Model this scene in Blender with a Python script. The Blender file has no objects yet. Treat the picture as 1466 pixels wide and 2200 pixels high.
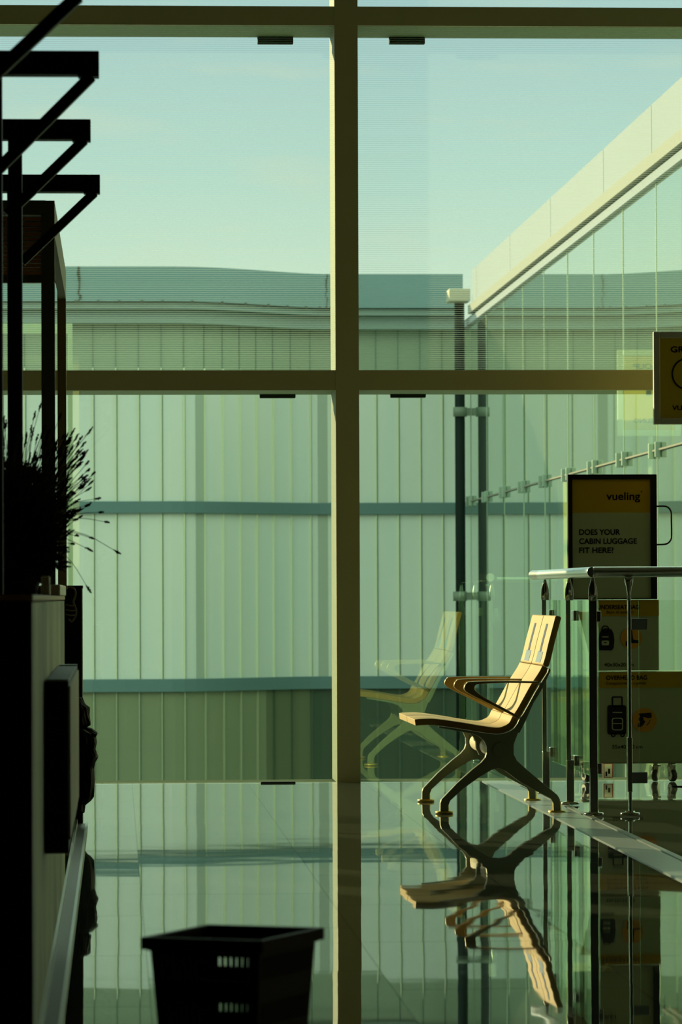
import bpy, bmesh, math, random
from mathutils import Vector, Matrix
random.seed(7)
S = bpy.context.scene
COL = S.collection

# ------------------------------------------------------------------ camera
F = 8652.0
CAMZ = 0.92
cam_data = bpy.data.cameras.new('camera')
cam = bpy.data.objects.new('camera', cam_data)
COL.objects.link(cam)
TH, PH, RO = 0.05584, 0.021156, -0.004
ROT = (Matrix.Rotation(-TH, 3, 'Z') @ Matrix.Rotation(math.pi/2 + PH, 3, 'X') @ Matrix.Rotation(RO, 3, 'Z'))
cam.matrix_world = Matrix.Translation((0, 0, CAMZ)) @ ROT.to_4x4()
cam_data.sensor_fit = 'VERTICAL'
cam_data.sensor_height = 36.0
cam_data.lens = 36.0 * F / 2200.0
cam_data.clip_end = 500
cam_data.dof.use_dof = True
cam_data.dof.focus_distance = 17.4
cam_data.dof.aperture_fstop = 11
S.camera = cam

# ------------------------------------------------------------------ light
S.view_settings.view_transform = 'Standard'
S.view_settings.look = 'None'
S.view_settings.gamma = 1.0
S.view_settings.use_curve_mapping = False
S.view_settings.exposure = 0.0

SUN_AZ, SUN_EL = math.radians(50), math.radians(14)
sun_data = bpy.data.lights.new('sun', 'SUN')
sun_data.energy = 7.4
sun_data.color = (1.0, 0.79, 0.42)
sun_data.angle = 0.009
sun = bpy.data.objects.new('sun', sun_data)
COL.objects.link(sun)
to_sun = Vector((-math.cos(SUN_AZ)*math.cos(SUN_EL), math.sin(SUN_AZ)*math.cos(SUN_EL), math.sin(SUN_EL)))
sun.rotation_euler = to_sun.to_track_quat('Z', 'Y').to_euler()
sun.location = (-10, 30, 12)

world = bpy.data.worlds.new('sky')
S.world = world
world.use_nodes = True
wn, wl = world.node_tree.nodes, world.node_tree.links
wn.clear()
wo = wn.new('ShaderNodeOutputWorld')
bg = wn.new('ShaderNodeBackground')
tc = wn.new('ShaderNodeTexCoord')
sep = wn.new('ShaderNodeSeparateXYZ')
ramp = wn.new('ShaderNodeValToRGB')
wl.new(tc.outputs['Generated'], sep.inputs[0])
wl.new(sep.outputs['Z'], ramp.inputs['Fac'])
el = ramp.color_ramp.elements
el[0].position = 0.0; el[0].color = (0.30, 0.40, 0.30, 1)
el[1].position = 1.0; el[1].color = (1.45, 2.0, 1.65, 1)
for p, c in ((0.005, (1.05, 1.22, 0.95, 1)), (0.075, (0.98, 1.22, 0.95, 1)), (0.105, (0.76, 1.09, 0.96, 1)),
             (0.15, (0.63, 0.93, 0.95, 1)), (0.32, (2.05, 2.72, 2.05, 1))):
    e = el.new(p); e.color = c
mp = wn.new('ShaderNodeMapping'); mp.inputs['Scale'].default_value = (9, 9, 42)
mp.inputs['Location'].default_value = (1.3, 0.2, 0.35)
cn = wn.new('ShaderNodeTexNoise'); cn.inputs['Scale'].default_value = 2.2; cn.inputs['Detail'].default_value = 5
cr = wn.new('ShaderNodeValToRGB')
cr.color_ramp.elements[0].position = 0.54; cr.color_ramp.elements[0].color = (0, 0, 0, 1)
cr.color_ramp.elements[1].position = 0.80; cr.color_ramp.elements[1].color = (0.45, 0.45, 0.45, 1)
mixc = wn.new('ShaderNodeMixRGB'); mixc.inputs['Color2'].default_value = (1.05, 1.12, 0.86, 1)
wl.new(tc.outputs['Generated'], mp.inputs[0]); wl.new(mp.outputs[0], cn.inputs['Vector'])
wl.new(cn.outputs['Fac'], cr.inputs[0]); wl.new(cr.outputs[0], mixc.inputs['Fac'])
wl.new(ramp.outputs[0], mixc.inputs['Color1']); wl.new(mixc.outputs[0], bg.inputs['Color'])
bg.inputs['Strength'].default_value = 0.82
wl.new(bg.outputs[0], wo.inputs['Surface'])

# ------------------------------------------------------------------ geometry helpers
def ray(px, py):
    return ROT @ Vector(((px-733)/F, -(py-1100)/F, -1.0))
def PY(px, py, Y):
    d = ray(px, py); t = Y/d.y
    return Vector((d.x*t, Y, CAMZ + d.z*t))
def PX(px, py, X):
    d = ray(px, py); t = X/d.x
    return Vector((X, d.y*t, CAMZ + d.z*t))
def PZ(px, py, Z=0.0):
    d = ray(px, py); t = (Z-CAMZ)/d.z
    return Vector((d.x*t, d.y*t, Z))

class MB:
    """collects shapes into one mesh object"""
    def __init__(s):
        s.bm = bmesh.new()
    def box(s, x0, x1, y0, y1, z0, z1, mi=0):
        r = bmesh.ops.create_cube(s.bm, size=1.0)
        for v in r['verts']:
            v.co = Vector((x0+(v.co.x+.5)*(x1-x0), y0+(v.co.y+.5)*(y1-y0), z0+(v.co.z+.5)*(z1-z0)))
        if mi:
            for f in {f for v in r['verts'] for f in v.link_faces}: f.material_index = mi
        return s
    def bar(s, a, b, w, h, up=Vector((0, 1, 0)), mi=0):
        """rectangular bar from a to b; w across, h along 'up'"""
        a, b, up = Vector(a), Vector(b), Vector(up)
        d = (b-a).normalized(); u = (up - d*up.dot(d)).normalized(); c = d.cross(u)
        vs = []
        for p in (a, b):
            for sx, sy in ((-1, -1), (1, -1), (1, 1), (-1, 1)):
                vs.append(s.bm.verts.new(p + c*sx*w/2 + u*sy*h/2))
        fs = [(3, 2, 1, 0), (4, 5, 6, 7)] + [(i, (i+1) % 4, (i+1) % 4+4, i+4) for i in range(4)]
        for f in fs:
            F_ = s.bm.faces.new([vs[i] for i in f]); F_.material_index = mi
        return s
    def tube(s, pts, r, n=12, caps=True, mi=0, flat=None):
        """round tube along pts; r number or list; flat=(axis, factor) squashes the ring"""
        pts = [Vector(p) for p in pts]
        rs = r if isinstance(r, (list, tuple)) else [r]*len(pts)
        rings = []; prev = None
        for i, p in enumerate(pts):
            d = (pts[min(i+1, len(pts)-1)] - pts[max(i-1, 0)]).normalized()
            if prev is None:
                u = Vector((0, 0, 1)) if abs(d.z) < .9 else Vector((1, 0, 0))
            else:
                u = prev
            u = (u - d*u.dot(d)).normalized(); prev = u; w = d.cross(u)
            ring = []
            for k in range(n):
                a = 2*math.pi*k/n
                o = (u*math.cos(a) + w*math.sin(a))*rs[i]
                if flat: o -= flat[0]*o.dot(flat[0])*(1-flat[1])
                ring.append(s.bm.verts.new(p+o))
            rings.append(ring)
        for a, b in zip(rings, rings[1:]):
            for k in range(n):
                f = s.bm.faces.new((a[k], a[(k+1) % n], b[(k+1) % n], b[k])); f.smooth = True; f.material_index = mi
        if caps:
            s.bm.faces.new(rings[0][::-1]).material_index = mi
            s.bm.faces.new(rings[-1]).material_index = mi
        return s
    def cyl(s, a, b, r, n=20, r2=None):
        return s.tube([a, b], [r, r if r2 is None else r2], n)
    def prism(s, pts, y0, y1, mi=0, side=None):
        """polygon in (x,z) extruded from y0 to y1"""
        a = [s.bm.verts.new((p[0], y0, p[1])) for p in pts]
        b = [s.bm.verts.new((p[0], y1, p[1])) for p in pts]
        n = len(pts)
        f = s.bm.faces.new(a); f.material_index = mi if side is None else side
        g = s.bm.faces.new(b[::-1]); g.material_index = mi if side is None else side
        for i in range(n):
            h = s.bm.faces.new((a[(i+1) % n], a[i], b[i], b[(i+1) % n])); h.material_index = mi
        return s
    def strip(s, A, B, y0, y1, mi=0, side=None):
        """band between matched contours A and B in (x,z), extruded y0..y1"""
        v = [[s.bm.verts.new((p[0], y, p[1])) for p in L] for y in (y0, y1) for L in (A, B)]
        a0, b0, a1, b1 = v; n = len(A); sd = mi if side is None else side
        for i in range(n-1):
            s.bm.faces.new((a0[i], a0[i+1], b0[i+1], b0[i])).material_index = sd
            s.bm.faces.new((a1[i+1], a1[i], b1[i], b1[i+1])).material_index = sd
            f = s.bm.faces.new((a0[i+1], a0[i], a1[i], a1[i+1])); f.material_index = mi; f.smooth = True
            f = s.bm.faces.new((b0[i], b0[i+1], b1[i+1], b1[i])); f.material_index = mi; f.smooth = True
        s.bm.faces.new((a0[0], b0[0], b1[0], a1[0])).material_index = mi
        s.bm.faces.new((b0[-1], a0[-1], a1[-1], b1[-1])).material_index = mi
        return s
    def ball(s, c, r, seg=12, ring=8, scale=(1, 1, 1)):
        q = bmesh.ops.create_uvsphere(s.bm, u_segments=seg, v_segments=ring, radius=r)
        for v in q['verts']:
            v.co = Vector((v.co.x*scale[0], v.co.y*scale[1], v.co.z*scale[2])) + Vector(c)
        for f in {f for v in q['verts'] for f in v.link_faces}: f.smooth = True
        return s
    def build(s, name, mat, parent=None, bevel=0.0, seg=2, smooth_angle=None):
        bmesh.ops.recalc_face_normals(s.bm, faces=s.bm.faces)
        me = bpy.data.meshes.new(name); s.bm.to_mesh(me); s.bm.free()
        for m in (mat if isinstance(mat, (list, tuple)) else [mat]): me.materials.append(m)
        o = bpy.data.objects.new(name, me); COL.objects.link(o)
        if parent is not None:
            o.parent = parent
            o.matrix_parent_inverse = Matrix.Translation(-parent.location)
        if bevel:
            b = o.modifiers.new('bevel', 'BEVEL'); b.width = bevel; b.segments = seg; b.limit_method = 'ANGLE'
            b.angle_limit = math.radians(40)
        return o

def smooth_line(pts, n=6):
    """Catmull-Rom through pts"""
    P = [Vector(p) for p in pts]; out = []
    for i in range(len(P)-1):
        p0, p1, p2, p3 = P[max(i-1, 0)], P[i], P[i+1], P[min(i+2, len(P)-1)]
        for k in range(n):
            t = k/n
            out.append(.5*((2*p1) + (p2-p0)*t + (2*p0-5*p1+4*p2-p3)*t*t + (3*p1-p0-3*p2+p3)*t**3))
    out.append(P[-1]); return out

def thing(name, label, cat, loc=(0, 0, 0), group=None):
    o = bpy.data.objects.new(name, None); COL.objects.link(o)
    o.location = loc; o.empty_display_size = .1
    o['label'] = label; o['category'] = cat
    if group: o['group'] = group
    return o
def tag(o, label, cat, group=None):
    o['label'] = label; o['category'] = cat
    if group: o['group'] = group
    return o
def struct(o, label=None):
    o['kind'] = 'structure'
    if label: o['label'] = label
    return o

def text(name, body, mat, x0, x1, z_base, cap, Y, parent, bold=0.0, back=False):
    """lettering facing the camera: left edge x0, right edge x1 (width fitted), baseline z, capital height cap"""
    cu = bpy.data.curves.new(name, 'FONT'); cu.body = body; cu.size = 1.0; cu.offset = bold; cu.extrude = 0.002
    tmp = bpy.data.objects.new(name, cu); COL.objects.link(tmp)
    bpy.context.view_layer.update()
    me = bpy.data.meshes.new_from_object(tmp.evaluated_get(bpy.context.evaluated_depsgraph_get()))
    bpy.data.objects.remove(tmp); bpy.data.curves.remove(cu)
    xs = [v.co.x for v in me.vertices]; ys = [v.co.y for v in me.vertices]
    capn = 0.69
    sz = cap/capn; w = max(xs)-min(xs)
    sx = (x1-x0)/w
    for v in me.vertices:
        x, y, z = v.co
        X = (x-min(xs))*sx
        if back: v.co = (x1-X, Y + .0008 + abs(z)*.2, z_base + y*sz)
        else: v.co = (x0+X, Y - .0008 - abs(z)*.2, z_base + y*sz)
    me.materials.clear(); me.materials.append(mat)
    o = bpy.data.objects.new(name, me); COL.objects.link(o)
    if parent:
        o.parent = parent; o.matrix_parent_inverse = Matrix.Translation(-parent.matrix_world.translation if parent.parent is None else (0, 0, 0))
        root = parent
        while root.parent: root = root.parent
        o.matrix_parent_inverse = Matrix.Translation(-root.location) if parent is root else Matrix.Identity(4)
    return o

def sub(mb, name, mat, part, **k):
    """a sub-part: child of a part (parts keep world coordinates in their mesh)"""
    o = mb.build(name, mat, None, **k); o.parent = part; return o

# ------------------------------------------------------------------ materials
def mat(name, col, rough=.5, metal=0.0, spec=.5, ior=1.45, noise=None, bump=None, coat=0.0):
    m = bpy.data.materials.new(name); m.use_nodes = True
    n, l = m.node_tree.nodes, m.node_tree.links
    b = n['Principled BSDF']
    b.inputs['Base Color'].default_value = (*col, 1); b.inputs['Roughness'].default_value = rough
    b.inputs['Metallic'].default_value = metal; b.inputs['Specular IOR Level'].default_value = spec
    b.inputs['IOR'].default_value = ior; b.inputs['Coat Weight'].default_value = coat
    t = None
    if noise or bump:
        t = n.new('ShaderNodeTexCoord')
    if noise:                                   # (scale xyz, amount, second colour)
        mp_ = n.new('ShaderNodeMapping'); mp_.inputs['Scale'].default_value = noise[0]
        nz = n.new('ShaderNodeTexNoise'); nz.inputs['Scale'].default_value = 1; nz.inputs['Detail'].default_value = 4
        rp = n.new('ShaderNodeValToRGB')
        rp.color_ramp.elements[0].position = .5-noise[1]; rp.color_ramp.elements[0].color = (*col, 1)
        rp.color_ramp.elements[1].position = .5+noise[1]; rp.color_ramp.elements[1].color = (*noise[2], 1)
        l.new(t.outputs['Object'], mp_.inputs[0]); l.new(mp_.outputs[0], nz.inputs['Vector'])
        l.new(nz.outputs['Fac'], rp.inputs[0]); l.new(rp.outputs[0], b.inputs['Base Color'])
    if bump:                                    # (scale, strength)
        nb = n.new('ShaderNodeTexNoise'); nb.inputs['Scale'].default_value = bump[0]; nb.inputs['Detail'].default_value = 3
        bp = n.new('ShaderNodeBump'); bp.inputs['Strength'].default_value = bump[1]; bp.inputs['Distance'].default_value = .01
        l.new(t.outputs['Object'], nb.inputs['Vector']); l.new(nb.outputs['Fac'], bp.inputs['Height'])
        l.new(bp.outputs[0], b.inputs['Normal'])
    return m

def glass_mat(name, tint, refl, frit=False, power=5):
    """clear sheet glass: tinted see-through plus a mirror share that grows at grazing angles; optional printed pinstripes"""
    m = bpy.data.materials.new(name); m.use_nodes = True
    n, l = m.node_tree.nodes, m.node_tree.links; n.clear()
    out = n.new('ShaderNodeOutputMaterial'); tr = n.new('ShaderNodeBsdfTransparent'); gl = n.new('ShaderNodeBsdfGlossy')
    tr.inputs[0].default_value = (*tint, 1); gl.inputs['Roughness'].default_value = 0.0
    gl.inputs['Color'].default_value = (.75, 1, .70, 1)
    lw = n.new('ShaderNodeLayerWeight'); pw = n.new('ShaderNodeMath'); pw.operation = 'POWER'; pw.inputs[1].default_value = power
    ma = n.new('ShaderNodeMath'); ma.operation = 'MULTIPLY_ADD'; ma.inputs[1].default_value = 1-refl; ma.inputs[2].default_value = refl
    l.new(lw.outputs['Facing'], pw.inputs[0]); l.new(pw.outputs[0], ma.inputs[0])
    mx = n.new('ShaderNodeMixShader'); l.new(ma.outputs[0], mx.inputs[0]); l.new(tr.outputs[0], mx.inputs[1]); l.new(gl.outputs[0], mx.inputs[2])
    last = mx
    if frit:
        t = n.new('ShaderNodeTexCoord'); sp = n.new('ShaderNodeSeparateXYZ'); l.new(t.outputs['Object'], sp.inputs[0])
        k = n.new('ShaderNodeMath'); k.operation = 'MULTIPLY'; k.inputs[1].default_value = 2*math.pi/0.0105; l.new(sp.outputs['Z'], k.inputs[0])
        si = n.new('ShaderNodeMath'); si.operation = 'SINE'; l.new(k.outputs[0], si.inputs[0])
        gt = n.new('ShaderNodeMath'); gt.operation = 'GREATER_THAN'; gt.inputs[1].default_value = .35; l.new(si.outputs[0], gt.inputs[0])
        am = n.new('ShaderNodeMath'); am.operation = 'MULTIPLY'; am.inputs[1].default_value = .095; l.new(gt.outputs[0], am.inputs[0])
        df = n.new('ShaderNodeBsdfTranslucent'); df.inputs[0].default_value = (.30, .38, .34, 1)
        m2 = n.new('ShaderNodeMixShader'); l.new(am.outputs[0], m2.inputs[0]); l.new(mx.outputs[0], m2.inputs[1]); l.new(df.outputs[0], m2.inputs[2])
        last = m2
    l.new(last.outputs[0], out.inputs['Surface'])
    return m

def floor_mat():
    m = bpy.data.materials.new('polished_tile'); m.use_nodes = True
    n, l = m.node_tree.nodes, m.node_tree.links
    b = n['Principled BSDF']
    t = n.new('ShaderNodeTexCoord'); sp = n.new('ShaderNodeSeparateXYZ'); l.new(t.outputs['Object'], sp.inputs[0])
    def M(op, a, bb=None, cc=None):
        x = n.new('ShaderNodeMath'); x.operation = op
        for i, v in enumerate((a, bb, cc)):
            if v is None: continue
            if isinstance(v, (int, float)): x.inputs[i].default_value = v
            else: l.new(v, x.inputs[i])
        return x.outputs[0]
    PXT, PYT = 0.5725, 1.30
    cx = M('DIVIDE', M('SUBTRACT', sp.outputs['X'], 0.075), PXT)
    col_i = M('FLOOR', cx)
    fx = M('ABSOLUTE', M('SUBTRACT', M('FRACT', cx), 0.5))
    stag = M('MULTIPLY', col_i, 0.37)
    cy = M('ADD', M('DIVIDE', M('SUBTRACT', sp.outputs['Y'], 16.42), PYT), stag)
    row_i = M('FLOOR', cy)
    fy = M('ABSOLUTE', M('SUBTRACT', M('FRACT', cy), 0.5))
    jx = M('GREATER_THAN', fx, 0.5-0.0048); jy = M('GREATER_THAN', fy, 0.5-0.006)
    joint = M('MAXIMUM', jx, jy)
    rnd = M('FRACT', M('MULTIPLY', M('SINE', M('ADD', M('MULTIPLY', col_i, 12.99), M('MULTIPLY', row_i, 78.23))), 43758.5))
    rnd2 = M('FRACT', M('MULTIPLY', rnd, 17.31))
    nz = n.new('ShaderNodeTexNoise'); nz.inputs['Scale'].default_value = 2.2; nz.inputs['Detail'].default_value = 6
    l.new(t.outputs['Object'], nz.inputs['Vector'])
    mixn = n.new('ShaderNodeMixRGB'); mixn.inputs[1].default_value = (.075, .095, .075, 1); mixn.inputs[2].default_value = (.11, .13, .10, 1)
    l.new(nz.outputs['Fac'], mixn.inputs[0])
    mj = n.new('ShaderNodeMixRGB'); mj.inputs[2].default_value = (.02, .02, .018, 1)
    l.new(joint, mj.inputs[0]); l.new(mixn.outputs[0], mj.inputs[1]); l.new(mj.outputs[0], b.inputs['Base Color'])
    b.inputs['Roughness'].default_value = .02; l.new(M('MULTIPLY_ADD', joint, -.42, .5), b.inputs['Specular IOR Level'])
    b.inputs['IOR'].default_value = 1.6
    # slight unevenness of every tile and a soft wave in the polish
    wv = n.new('ShaderNodeTexNoise'); wv.inputs['Scale'].default_value = 1.0; wv.inputs['Detail'].default_value = 1
    mpv = n.new('ShaderNodeMapping'); mpv.inputs['Scale'].default_value = (2.2, 2.6, 1); l.new(t.outputs['Object'], mpv.inputs[0]); l.new(mpv.outputs[0], wv.inputs['Vector'])
    h = M('MULTIPLY', wv.outputs['Fac'], 0.00040)
    tx = M('MULTIPLY', M('MULTIPLY', M('SUBTRACT', rnd, .5), 0.0016), sp.outputs['X'])
    ty = M('MULTIPLY', M('MULTIPLY', M('SUBTRACT', rnd2, .5), 0.0024), sp.outputs['Y'])
    hh = M('ADD', h, M('ADD', tx, ty))
    bp = n.new('ShaderNodeBump'); bp.inputs['Strength'].default_value = 1.0; bp.inputs['Distance'].default_value = 1.0
    l.new(hh, bp.inputs['Height'])
    # blend of flat and bumped normal keeps the tile edges from glinting
    l.new(bp.outputs[0], b.inputs['Normal'])
    return m

M_floor = floor_mat()
M_dark = mat('dark_hall_paint', (.15, .15, .12), .8)
M_ceil = mat('ceiling_paint', (.32, .31, .24), .8)
M_mull = mat('olive_bronze_frame', (.62, .57, .33), .45, noise=((3, 3, 3), .4, (.57, .52, .31)))
M_fin = mat('shade_toned_outer_fin', (.14, .19, .10), .5)  # outer sides coloured dark so they look out of the sun
M_glass = glass_mat('clear_green_glass', (.95, .985, .96), .17)
M_frit = glass_mat('pinstriped_glass', (.93, .97, .95), .09, True)
M_rail_glass = glass_mat('railing_glass', (.94, .97, .92), .04, False, 9)
M_apron = mat('apron_concrete', (.24, .25, .22), .9, noise=((.5, .5, .5), .3, (.27, .28, .25)))
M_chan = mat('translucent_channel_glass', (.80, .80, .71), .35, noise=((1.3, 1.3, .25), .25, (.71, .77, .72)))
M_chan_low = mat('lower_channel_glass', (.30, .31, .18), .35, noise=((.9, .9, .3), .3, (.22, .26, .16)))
M_chan_shade = mat('shade_toned_channel_glass', (.30, .36, .25), .35)  # same glass, darkened in colour for the shade under the fascia overhang
M_rib = mat('channel_flange', (.80, .84, .58), .3)
M_rib_d = mat('channel_joint', (.12, .18, .13), .5)
M_colm = mat('column_shade_tone', (.44, .49, .40), .5)
M_fascia = mat('blue_grey_fascia', (.21, .31, .32), .5, noise=((.4, .4, 2.), .3, (.17, .28, .28)))
M_ledge = mat('grey_green_ledge', (.28, .36, .32), .5)
M_band = mat('teal_grey_rail', (.13, .22, .22), .5)
M_stain = mat('rust_stain', (.05, .06, .04), .8)
M_cream = mat('cream_cladding', (.40, .44, .48), .85, spec=.05, noise=((.3, .3, .3), .4, (.38, .42, .45)))
M_pane = mat('mirror_green_glass', (.55, .70, .56), .012, .86)
M_strip = mat('pale_seam', (.45, .55, .38), .4)
M_clamp = mat('pale_clamp', (.36, .45, .36), .6, spec=.15)
M_pipe = mat('dark_downpipe', (.008, .016, .013), .5, spec=.12)
M_gutter = mat('weathered_gutter', (.50, .46, .34), .5)
M_pale = mat('pale_green_paint', (.64, .78, .56), .5)
M_black = mat('black_steel', (.008, .008, .008), .5, spec=.25)
M_blackp = mat('black_plastic', (.006, .006, .006), .55, spec=.2)
M_post = mat('dark_olive_paint', (.12, .13, .09), .6, spec=.2)
M_slat = mat('orange_wood_slat', (.70, .32, .06), .6)
M_cside = mat('streaked_grey_timber', (.46, .52, .24), .5, noise=((8, 1.7, 1.5), .14, (.13, .15, .045)))
M_top = mat('brown_timber_top', (.75, .36, .07), .45)
M_white = mat('white_laminate', (.90, .93, .86), .5)
M_pinkish = mat('pale_menu_board', (.50, .42, .36), .5)
M_kerb = mat('dull_bronze', (.10, .09, .05), .4)
M_kerbl = mat('satin_aluminium', (.45, .50, .46), .3, .8)
M_bag = mat('crumpled_black_plastic', (.005, .005, .005), .7, spec=.08, bump=(14, .6))
M_pot = mat('black_pot', (.007, .007, .007), .6, spec=.2)
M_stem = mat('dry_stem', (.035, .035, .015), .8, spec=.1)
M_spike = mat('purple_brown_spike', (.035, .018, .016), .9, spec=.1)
M_wood = mat('honey_beech', (.76, .58, .29), .6, spec=.22, noise=((9, 1.2, 9), .3, (.71, .53, .25)))
M_wedge = mat('brown_ply_edge', (.34, .22, .05), .55, spec=.25)
M_alu = mat('bronze_grey_cast_metal', (.21, .24, .16), .42, .25)
M_arm = mat('bronze_arm_metal', (.30, .23, .08), .35, .6)
M_brass = mat('brass_foot', (.75, .55, .12), .35, .6)
M_beamm = mat('cream_beam', (.72, .68, .48), .35)
M_slot = mat('blue_grey_slot', (.10, .15, .28), .7, spec=.1)
M_stick = mat('pale_blue_sticker', (.33, .46, .62), .7, spec=.1)
M_chrome = mat('polished_steel', (.55, .55, .50), .13, 1.0)
M_rail = mat('polished_handrail', (.72, .76, .74), .24, 1.0)
M_clip = mat('black_rubber', (.01, .01, .01), .6, spec=.2)
M_sblack = mat('black_sign_frame', (.005, .005, .005), .5, spec=.2)
M_yel = mat('mustard_print', (.38, .235, .012), .7, spec=.05)
M_rear = mat('bright_yellow_backing', (.66, .55, .08), .5)
M_grey = mat('off_white_print', (.33, .37, .25), .7, spec=.05)
M_ink = mat('black_ink', (.012, .010, .012), .6, spec=.2)
M_navy = mat('blue_black_ink', (.010, .010, .018), .6, spec=.2)
M_orange = mat('orange_print', (.50, .24, .03), .7, spec=.05)
M_silver = mat('silver_sign_frame', (.62, .60, .50), .4, .3)
M_brown = mat('amber_board', (.62, .42, .03), .7, spec=.05)
M_zinc = mat('bright_zinc', (.72, .72, .62), .35, .3)
M_gclamp = mat('blue_grey_clamp', (.20, .24, .26), .4)
M_wheel = mat('grey_rubber_wheel', (.05, .05, .045), .5)
M_red = mat('red_border', (.5, .12, .08), .5)

# ------------------------------------------------------------------ hall shell
YG = 20.0                                   # plane of the glazed end wall
XL, XR, YB, ZC = -6.0, 7.0, -4.0, 5.4
struct(MB().box(XL, XR, YB, YG+.012, -.25, 0).build('floor', M_floor))
struct(MB().box(XL, XR, YG+.0125, YG+.45, -.25, -.004).build('trim_8', mat('dark_sill', (.09, .11, .07), .9, spec=.02)))
struct(MB().box(XL-.2, XR+.2, YB-.2, YG+.45, ZC, ZC+.2).build('ceiling', M_ceil))
struct(MB().box(XL-.2, XL, YB, YG+.45, 0, ZC).build('wall_left', M_dark))
struct(MB().box(XR, XR+.2, YB, YG+.45, 0, ZC).build('wall_right', M_dark))
struct(MB().box(XL-.2, XR+.2, YB-.2, YB, 0, ZC).build('wall_back', M_dark))

mw = 0.1165
xm = (PY(720.5, 500, YG).x + PY(769.5, 500, YG).x)/2
MX = [xm-6.4, xm-3.2, xm, xm+3.2]
zt1, zt0 = PY(745, 14.5, YG).z, PY(745, 55.5, YG).z
zm1, zm0 = PY(745, 795.5, YG).z, PY(745, 838.5, YG).z
k = 0
for x in MX:
    k += 1
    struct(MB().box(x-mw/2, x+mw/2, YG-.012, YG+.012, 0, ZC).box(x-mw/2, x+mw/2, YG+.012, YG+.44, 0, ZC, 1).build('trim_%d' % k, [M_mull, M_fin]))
for z0, z1 in ((zt0, zt1), (zm0, zm1)):
    k += 1
    m = MB()
    edges = [XL] + MX + [XR]
    for i in range(len(edges)-1):
        a = edges[i] + (mw/2 if i else 0); b = edges[i+1] - (mw/2 if i < len(edges)-2 else 0)
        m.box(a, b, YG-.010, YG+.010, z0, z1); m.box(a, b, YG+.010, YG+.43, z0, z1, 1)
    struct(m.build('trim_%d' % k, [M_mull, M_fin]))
k = 0
edges = [XL] + MX + [XR]
for i in range(len(edges)-1):
    a = edges[i] + mw/2; b = edges[i+1] - mw/2
    for z0, z1, mm in ((0.004, zm0, M_glass), (zm1, zt0, M_frit), (zt1, ZC, M_frit)):
        k += 1
        struct(MB().box(a, b, YG+.012, YG+.024, z0, z1).build('window_%d' % k, mm))
# stone threshold strip let into the floor beside the railing
m = MB(); m.box(1.815, 1.945, 6, YG, 0, .004); m.box(1.960, 1.985, 6, YG, 0, .003)
struct(m.build('trim_7', mat('stone_strip', (.30, .36, .36), .28, noise=((3, 3, 3), .3, (.24, .29, .29)))))
# metal kerb along the foot of the counter
xk0, xk1 = -.166, -.118
m = MB(); m.box(xk0, xk1, 6.0, 16.3, 0, .012); m.box(xk1-.008, xk1, 6.0, 16.3, .012, .022, 1); m.box(xk0, xk0+.008, 6.0, 16.3, .012, .03, 1)
struct(m.build('baseboard_left', [M_kerb, M_kerbl]))

# glass holders: black clips under the beams and one at the sill
def clip(x0, x1, y0, y1, Y, label):
    a, b = PY(x0, y1, Y), PY(x1, y0, Y)
    o = MB().box(a.x, b.x, Y-.02, Y+.02, a.z, b.z).build('glass_clip', M_clip, bevel=.004)
    tag(o, label, 'clip', 'black glass clips on the window wall')
clip(553, 630, 80, 95, YG+.405, 'black glass clip under the top beam, left of the centre mullion')
clip(836, 913, 80, 95, YG+.405, 'black glass clip under the top beam, right of the centre mullion')
clip(558, 635, 846, 855.5, YG+.405, 'black glass clip under the middle beam, left of the centre mullion')
clip(839, 915, 844, 854.5, YG+.405, 'black glass clip under the middle beam, right of the centre mullion')
clip(560, 635, 1679, 1684, YG-.03, 'thin black glass clip on the floor below the left lower pane')

# ------------------------------------------------------------------ outside
ZG = -1.6
struct(MB().box(-90, 90, YG+.5, 140, ZG-.2, ZG).build('ground', M_apron))

# the wing opposite: channel-glass wall with a bend, rails and metal fascia
def wall_y(x, y0=43.0, y1=44.0):
    t = min(1, max(0, (x-.55)/1.75)); t = t*t*(3-2*t)
    return y0 + (y1-y0)*t
path = []; x = -7.0
while x < 3.78:
    path.append((x, wall_y(x))); x += .02
path.append((3.78, wall_y(3.78)))
acc = [0.0]
for (a, b), (c, d) in zip(path, path[1:]): acc.append(acc[-1] + math.hypot(c-a, d-b))
def at_s(s):
    for i in range(len(acc)-1):
        if acc[i+1] >= s:
            t = (s-acc[i])/(acc[i+1]-acc[i])
            a, b = path[i], path[i+1]
            return Vector((a[0]+(b[0]-a[0])*t, a[1]+(b[1]-a[1])*t, 0)), Vector((b[0]-a[0], b[1]-a[1], 0)).normalized()
    return Vector((*path[-1], 0)), Vector((1, 0, 0))
def s_of_x(xx):
    i = min(range(len(path)), key=lambda j: abs(path[j][0]-xx)); return acc[i]
def ribbon(mb, s0, s1, off0, off1, z0, z1, step=.12, mi=0):
    n = max(1, int((s1-s0)/step)); F0 = []; B0 = []
    for i in range(n+1):
        p, t = at_s(s0+(s1-s0)*i/n); nn = Vector((t.y, -t.x, 0))      # towards the hall
        F0.append(p+nn*off1); B0.append(p+nn*off0)
    v = [[mb.bm.verts.new((q.x, q.y, z)) for q in L] for L in (F0, B0) for z in (z0, z1)]
    f0, f1, b0, b1 = v
    for i in range(n):
        for q in ((f0[i], f0[i+1], f1[i+1], f1[i]), (b0[i+1], b0[i], b1[i], b1[i+1]), (f1[i], f1[i+1], b1[i+1], b1[i]), (f0[i+1], f0[i], b0[i], b0[i+1])):
            mb.bm.faces.new(q).material_index = mi
    mb.bm.faces.new((f0[0], f1[0], b1[0], b0[0])).material_index = mi
    mb.bm.faces.new((f0[-1], b0[-1], b1[-1], f1[-1])).material_index = mi
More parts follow.
